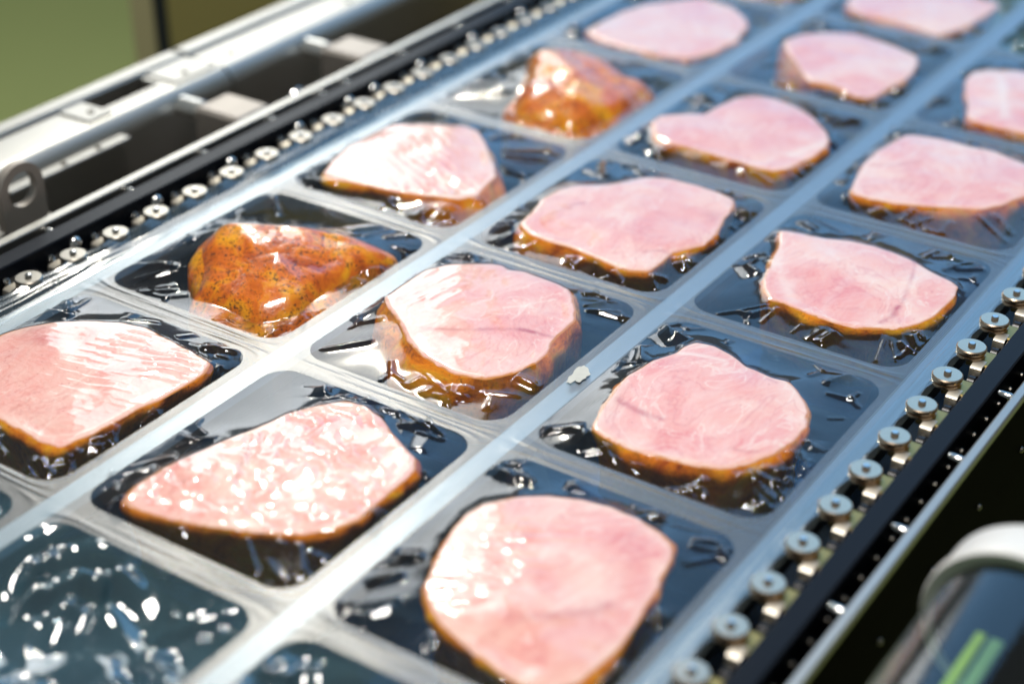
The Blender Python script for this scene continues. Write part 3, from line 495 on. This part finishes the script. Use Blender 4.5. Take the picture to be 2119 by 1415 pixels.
    for i in range(npl):
        a = corners[i % 4]+lr.normal(0, .26) if lr.random() < .7 else lr.uniform(-np.pi, np.pi)
        t0 = lr.uniform(.12, .45); t1 = lr.uniform(.8, 1.0) if lr.random() < .7 else lr.uniform(t0+.3, .8)
        a2 = a+lr.normal(0, .10); q = (a+np.pi)/(2*np.pi)*N
        g0 = np.interp((a+np.pi) % (2*np.pi), th+np.pi, Rh); g1 = np.interp((a2+np.pi) % (2*np.pi), th+np.pi, rim); g0b = np.interp((a+np.pi) % (2*np.pi), th+np.pi, rim)
        r0_, r1_ = g0+(g0b-g0)*t0, g0+(g1-g0)*t1
        p0 = (c[0]+r0_*math.cos(a), c[1]+r0_*math.sin(a)); p1 = (c[0]+r1_*math.cos(a2), c[1]+r1_*math.sin(a2))
        w = lr.uniform(.016, .050)*(.55 if lr.random() < .5 else 1); amp = w*lr.uniform(.32, .66)
        d_ = segdist(Xg, Yg, [p0, p1]); asym = lr.choice([-1, 1])
        side = np.sign((Xg-p0[0])*(p1[1]-p0[1])-(Yg-p0[1])*(p1[0]-p0[0]))
        ww = w*np.where(side == asym, 1.0, .45)
        vx, vy = p1[0]-p0[0], p1[1]-p0[1]; tl = np.clip(((Xg-p0[0])*vx+(Yg-p0[1])*vy)/(vx*vx+vy*vy+1e-9), 0, 1)
        Zg += amp*np.exp(-1.2*(d_/ww)**1.4)*np.clip(1-(2*tl-1)**4, 0, 1)**.7*np.clip((1-T)/.06, 0, 1)
        if lr.random() < .35:
            for s_ in (-1, 1):
                an = math.atan2(p1[1]-p0[1], p1[0]-p0[0])+s_*lr.uniform(.6, 1.2); L = lr.uniform(.04, .08)
                p2 = (p1[0]-.2*(p1[0]-p0[0])+L*math.cos(an), p1[1]-.2*(p1[1]-p0[1])+L*math.sin(an))
                Zg += amp*.8*np.clip(1-segdist(Xg, Yg, [(p1[0]-.2*(p1[0]-p0[0]), p1[1]-.2*(p1[1]-p0[1])), p2])/(.014), 0, 1)*np.clip((1-T)/.06, 0, 1)
    Zg *= np.where(T > .985, 0, 1)
    V = np.concatenate([np.stack([X-cx, Y-cyy, Zi], -1).reshape(-1, 3), np.stack([Xg-cx, Yg-cyy, Zg], -1).reshape(-1, 3)])
    me = mesh_data('cover_film', V, ringfaces(len(rho)+Ng, N), True)
    obj('cover_film', me, M_cover if h else M_slack, pocket)

occ = {(h['l'], h['r']): h for h in HAMS}
for h in HAMS: build_ham(h)
for l in range(3):
    for r in range(-2, 5):
        fine = 1.0 if r < 2 else .6
        build_cell(l, r, occ.get((l, r)), fine)

# outer film margins held by the clips
def edge_strip(x0, x1, yph, ztip):
    ys = np.arange(-2.4, 6.0, .012); f = np.linspace(0, 1, 14); F, YY = np.meshgrid(f, ys, indexing='ij')
    wav = .010*np.cos(2*np.pi*(YY-yph)/.254)*F**2
    XX = x0+(x1-x0)*F+wav*np.sign(x1-x0)
    ZZ = ztip*F**2+.010*np.sin(F*np.pi)*(.5+fbm(YY*2.2, F*2+x0, 3))+.004*np.sin(2*np.pi*(F*5+.6*fbm(YY*1.2, F, 2)))*np.sin(F*np.pi)
    n, m = F.shape; V = np.stack([XX-.54, YY-1, ZZ], -1).reshape(-1, 3)
    j, k = np.meshgrid(np.arange(n-1), np.arange(m-1), indexing='ij')
    Q = np.stack([j*m+k, j*m+k+1, (j+1)*m+k+1, (j+1)*m+k], -1).reshape(-1, 4)
    obj('film_edge', mesh_data('film_edge', V, Q, True), M_edge, web)
edge_strip(LANES[3], 2.243, 2.039, .018); edge_strip(LANES[0], -1.222, -.146, .030)
# dried white spot on the film between two pockets
P = []; lr = np.random.default_rng(5)
for k in range(40):
    a = 2*math.pi*k/40; rr = 1+.75*fbm(np.array(math.cos(a)*2.2+4), np.array(math.sin(a)*2.2), 4); P.append((1.078-.54+.034*rr*math.cos(a), .52-1+.062*rr*math.sin(a), .0055))
MB().add(P+[(x, y, z-.0015) for x, y, z in P], [tuple(range(40))]+[(k, 40+k, 40+(k+1) % 40, (k+1) % 40) for k in range(40)]).obj('residue_spot', M_flake, web)

# ------------------------------------------------------------------ rails under the seams, machine bed
def rail(x0, x1, label):
    o = MB().cbox(x0, x1, -3, 7, -.10, -.020, .022).obj('support_rail', M_rail); tag(o, label, 'rail', 'rails under the film seams')
rail(-1.17, -1.022, 'steel support rail under the film edge beside the far left chain')
rail(-.064, .064, 'steel support rail under the seam beside the two orange ham chunks')
rail(1.018, 1.146, 'steel support rail under the seam carrying the dried white spot')
rail(2.106, 2.228, 'steel support rail under the film edge beside the near right chain')
bed = MB().box(-1.34, 2.37, -4, 8, -1.30, -1.2).obj('machine_bed', M_black2); tag(bed, 'black machine bed under the clear film pockets', 'machine bed')

# ------------------------------------------------------------------ gripper chains
def clip_parts(o):
    disc = MB().lathe([(.052, .013), (.059, .016), (.0605, .024), (.0595, .032), (.055, .036), (.016, .0365)], 32).data('clamp_disc', True)
    low = MB().lathe([(.050, -.006), (.058, -.003), (.059, .003), (.058, .009), (.050, .012)], 32).data('lower_disc', True)
    pin = MB().lathe([(.015, .036), (.015, .046), (.012, .050), (.005, .051)], 12).data('pin', True)
    br = MB(); x0, x1 = sorted((o*.0, o*.135))
    br.cbox(x0, x1, -.050, .062, -.024, -.006, .005); br.cbox(*sorted((o*.06, o*.135)), .062, .12, -.05, -.03, .004)
    pr = [(-.020, -.004), (-.072, -.005), (-.084, -.012), (-.090, -.030), (-.090, -.13), (-.081, -.13), (-.081, -.032), (-.076, -.020), (-.068, -.014), (-.020, -.013)]
    tab = MB().extrude_x(pr, *sorted((o*.030, o*.075))).data('spring_tab', True)
    pivot = MB().lathe([(.017, -.006), (.017, .006), (.012, .016), (.004, .019)], 14, o=(o*.108, -.035, -.004)).data('rivet', True)
    return disc, low, pin, br.data('clip', True), tab, pivot
def chain(x, y0, n, o, label):
    root = empty('gripper_chain', (x, y0, 0)); tag(root, label, 'chain', 'gripper chains along the film')
    disc, low, pin, br, tab, pivot = clip_parts(o)
    rol = MB().lathe([(.028, 0), (.042, .004), (.042, .03), (.030, .034), (.030, .046), (.042, .05), (.042, .085), (.03, .09)], 20, 'x', (o*.045 if o > 0 else o*.135, 0, -.055)).data('roller', True)
    link = MB().box(*sorted((o*.045, o*.055)), -.127, .127, -.075, -.035).data('link_plate')
    for k in range(n):
        c = obj('clip', br, M_yellow_refl if o > 0 else M_steel, root, (0, .254*k, 0))
        for nm, me, m in (('lower_disc', low, M_disc if o < 0 else M_disc_warm), ('clamp_disc', disc, M_disc if o < 0 else M_disc_warm), ('pin', pin, M_pin), ('spring_tab', tab, M_tab), ('rivet', pivot, M_pin)):
            obj(nm, me, m, c)
        obj('roller', rol, M_roller, root, (0, .254*k+.115, 0))
        obj('link_plate', link, M_steel_dark, root, (0, .254*k, 0))
chain(2.272, 2.039-.254*12, 16, 1, 'steel chain of round clamp discs along the right edge of the film')
chain(-1.244, -.146-.254*2, 22, -1, 'steel chain of round clamp discs along the left edge of the film')

# ------------------------------------------------------------------ guide bars and edge strips
lb = empty('guide_bar', (-1.41, 1, 0)); tag(lb, 'scuffed black guide bar with domed bolts left of the film', 'guide bar')
MB().cbox(-1.464, -1.362, -3, 7, -1.3, .058, .006).obj('bar', M_black, lb, loc=(1.41, -1, 0))
bolt = MB().lathe([(.034, 0), (.034, .006), (.031, .016), (.022, .026), (.010, .031)], 18, 'x').data('bolt', True)
for y in [.22+.508*k for k in range(-2, 4)]+[2.15, 2.36]+[2.77+.5*k for k in range(6)]:
    obj('bolt', bolt, M_pin, lb, (-1.360+1.41, y-1, .006))
ls = empty('edge_strip', (-1.545, 1, 0)); tag(ls, 'thin bright steel strip with spacer pins beside the black bolted bar', 'metal strip')
MB().cbox(-1.575, -1.520, -3, 7, -.6, .062, .005).obj('strip', M_satin, ls, loc=(1.545, -1, 0))
pinx = MB().lathe([(.014, 0), (.017, .006), (.017, .05), (.014, .057)], 14, 'x').data('spacer_pin', True)
for y in [.2+.5*k for k in range(-2, 4)]+[2.10, 2.30, 2.80, 3.33, 3.85]:
    obj('spacer_pin', pinx, M_pin, ls, (-1.521+1.545, y-1, .034))
rb = empty('guide_bar', (2.43, 1, 0)); tag(rb, 'plain black guide bar right of the film, beside the clamp discs', 'guide bar')
MB().cbox(2.386, 2.472, -3, 7, -1.3, .060, .006).obj('bar', M_black, rb, loc=(-2.43, -1, 0))
riv = MB().lathe([(.013, 0), (.012, .008), (.005, .014)], 10, 'x').data('rivet', True)
for k in range(40): obj('rivet', riv, M_steel_dark, rb, (2.473-2.43, -2+.127*k-1, -.045))
rs = empty('edge_strip', (2.56, 1, 0)); tag(rs, 'thin grey steel strip with spacer pins on the dark right side panel', 'metal strip')
MB().cbox(2.540, 2.580, -3, 7, .030, .060, .006).obj('strip', M_satin, rs, loc=(-2.56, -1, 0))
for y in [1.246+.5*k for k in range(-6, 6)]: obj('spacer_pin', pinx, M_pin, rs, (2.484-2.56, y-1, .036))
sp = empty('side_panel', (2.6, 1, -.5)); tag(sp, 'dark steel side panel under the grey strip on the right', 'panel')
MB().cbox(2.545, 2.577, -3, 7, -9, .028, .004).obj('sheet', M_panel, sp, loc=(-2.6, -1, .5))
for k in range(9): MB().lathe([(.014, 0), (.012, .008), (.004, .012)], 10, 'x').obj('screw', M_steel_dark, sp, True, (2.577-2.6, -.9+.45*k-1, .5-.24-.0))

# ------------------------------------------------------------------ left machine frame
fr = empty('packaging_machine', (-2.265, 1.13, -.09)); tag(fr, 'polished steel machine frame with rounded top edge at the far left', 'machine')
def arc(cx, cz, r, a0, a1, n=8): return [(cx+r*math.cos(math.radians(a0+(a1-a0)*k/n)), cz+r*math.sin(math.radians(a0+(a1-a0)*k/n))) for k in range(n+1)]
full = [(-1.975, -.9)]+arc(-2.075, .02, .10, 0, 90)+[(-2.285, .12), (-2.285, .02), (-2.06, .02), (-2.06, -.9)]
narrow = [(-1.975, -.9)]+arc(-2.075, .02, .10, 0, 90)+[(-2.155, .12), (-2.155, .02), (-2.06, .02), (-2.06, -.9)]
b1 = MB()
for p, a, b in ((full, -3, 1.20), (narrow, 1.20, 1.62), (full, 1.62, 1.985)): b1.extrude_y(p, a, b)
b1.obj('beam', M_satin, fr, True, (2.1, -1, 0))
MB().extrude_y(full, 2.0, 7).obj('beam', M_satin, fr, True, (2.1, -1, 0))
MB().extrude_y([(-2.055, -.9), (-2.055, .015), (-2.07, .015), (-2.07, -.9)], 1.9, 2.1).obj('joint_strip', M_steel_dark, fr, loc=(2.1, -1, 0))
for a, b in ((-3, 1.985), (2.0, 7)): MB().cbox(-2.43, -2.315, a, b, -.5, .135, .015).obj('outer_edge', M_satin, fr, loc=(2.1, -1, 0))
MB().box(-2.33, -2.05, -3, 7, -.10, -.06).obj('inner_tray', M_steel_dark, fr, loc=(2.1, -1, 0))
MB().box(-2.06, -1.415, -3, 7, -.95, -.9).obj('trough', M_steel_dark, fr, loc=(2.1, -1, 0))
for a, b in ((1.03, 1.19), (1.66, 1.96)): MB().cbox(-2.29, -2.07, a, b, .1205, .132, .004).obj('plate', M_satin, fr, loc=(2.1, -1, 0))
hole = MB().lathe([(.018, 0), (.018, .006), (.012, .010), (.004, .011)], 12).data('screw', True)
for x, y in ((-2.13, 1.79), (-2.13, 2.16), (-2.15, 1.12), (-2.13, 3.2)): obj('screw', hole, M_steel_dark, fr, (x+2.1, y-1, .132 if y < 2 else .1205))
fb = MB(); fb.cbox(-1.972, -1.90, .35, 1.14, .028, .050, .004); o = fb.obj('flat_bar', M_satin, fr, loc=(2.1, -1, 0))
for y in (.72, .95): obj('screw', hole, M_steel_dark, fr, (-1.935+2.1, y-1, .051))
# lifting eye
ey = empty('lifting_eye', (-1.76, .29, -.05)); tag(ey, 'upright steel lifting eye with a round hole, at the left picture edge', 'lifting eye')
def eye():
    n = 40; out = []; inn = []; w = .125
    for k in range(n):
        a = 2*math.pi*k/n; ca, sa = math.cos(a), math.sin(a)
        if sa >= 0: out.append((w*ca, w*sa))
        else:
            s_ = min(w/max(abs(ca), 1e-6), .185/max(abs(sa), 1e-6)); out.append((s_*ca, s_*sa))
        inn.append((.082*ca, .082*sa))
    V = []; F = []
    for x in (.022, -.022):
        for r_ in (out, inn): V += [(x, p, q+.19) for p, q in r_]
    for k in range(n):
        j = (k+1) % n
        F += [(k, j, n+j, n+k), (2*n+k, 3*n+k, 3*n+j, 2*n+j), (k, 2*n+k, 2*n+j, j), (n+k, n+j, 3*n+j, 3*n+k)]
    return MB().add(V, F)
eye().obj('ring_plate', M_block, ey, True)
MB().cbox(-.10, .03, -.16, .16, -.03, .004, .006).obj('foot', M_steel_dark, ey)
# latch blocks
def latch(y, label):
    e = empty('latch_block', (-1.79, y, -.12)); tag(e, label, 'latch', 'latch blocks in the left trough')
    MB().cbox(-.15, .15, -.125, .125, -.5, .15, .018).obj('block', M_block, e)
    MB().lathe([(.05, -.30), (.056, -.295), (.056, -.155), (.05, -.15)], 24, 'x', (0, -.068, .105)).obj('roller', M_roll2, e, True)
latch(1.74, 'steel latch block with a shiny roller, nearer one beside the beam joint')
latch(2.76, 'steel latch block with a shiny roller, farther one towards the top edge')
kb = empty('hook', (-1.68, 2.12, -.1)); tag(kb, 'small bright steel hook behind the strip between the latch blocks', 'hook')
t_ = MB(); prev = None
N1, N2 = 14, 8; V = []; F = []
for i in range(N1):
    a = math.radians(-40+260*i/(N1-1)); c_ = (0, .05*math.cos(a), .05*math.sin(a)+.06)
    for k in range(N2):
        b = 2*math.pi*k/N2; rr = .014; V.append((rr*math.sin(b), c_[1]+rr*math.cos(b)*math.cos(a), c_[2]+rr*math.cos(b)*math.sin(a)))
for i in range(N1-1):
    for k in range(N2): F.append((i*N2+k, i*N2+(k+1) % N2, (i+1)*N2+(k+1) % N2, (i+1)*N2+k))
F += [tuple(range(N2)), tuple((N1-1)*N2+k for k in range(N2))]
t_.add(V, F).obj('bent_rod', M_pin, kb, True)
MB().lathe([(.014, -.6), (.014, .01)], 10, o=(0, .04, .02)).obj('stem', M_pin, kb, True)

# ------------------------------------------------------------------ clear tube with white cap, right foreground
tb = empty('clear_tube', (3.05, -.2, .14)); tag(tb, 'clear plastic tube with a white end cap and modelled lime reflection, right foreground', 'tube')
def pipe(prof, n=48):
    return MB().lathe(prof, n, 'y')
MB().lathe([(.262, -2.5), (.262, .02)], 64, 'y')
V = []; F = []; n = 64
for y in (-2.5, .02):
    for k in range(n): a = 2*math.pi*k/n; V.append((.262*math.sin(a), y, .262*math.cos(a)))
F = [(k, (k+1) % n, n+(k+1) % n, n+k) for k in range(n)]
MB().add(V, F).obj('tube_wall', M_tube, tb, True)
MB().lathe([(.268, 0), (.292, -.006), (.298, .006), (.298, .03), (.288, .04), (.286, .17), (.27, .20), (.05, .215)], 64, 'y').obj('end_cap', M_white, tb, True)
MB().lathe([(.05, -.004), (.12, -.003), (.255, -.002)], 48, 'y').obj('cap_inner', M_panel, tb, True)
MB().cbox(-.10, -.070, -2.5, -.05, .0, .02, .006).obj('lime_reflection', M_lime, tb)  # solid strip standing in for the yellow-green reflection inside the tube
MB().cbox(-.062, -.02, -2.5, -.03, -.02, .0, .006).obj('pale_reflection', M_pale, tb)  # second strip, for the paler green of the same reflection

# ------------------------------------------------------------------ things beyond the machine
cb = empty('cabinet', (-3, 3, -9)); tag(cb, 'blurred olive cabinet with a dark upright post beyond the machine', 'cabinet')
def upright(s0, s1, t0, t1, z1, name, mat):
    dx, dy = .83, .557; bx, by = -4.0+3, 3.17-3
    P = [(bx+dx*s-dy*t, by+dy*s+dx*t) for s, t in ((s0, t0), (s1, t0), (s1, t1), (s0, t1))]
    V = [(x, y, 0) for x, y in P]+[(x, y, z1) for x, y in P]
    MB().add(V, [(0,3,2,1),(4,5,6,7),(0,1,5,4),(1,2,6,5),(2,3,7,6),(3,0,4,7)]).obj(name, mat, cb)
upright(0, .145, 0, .5, 9.3, 'frame', M_beige)
upright(.15, .235, .01, .5, 9.3, 'post', M_black2)
upright(.24, 3.0, 0, .5, 9.3, 'door_panel', M_cab)
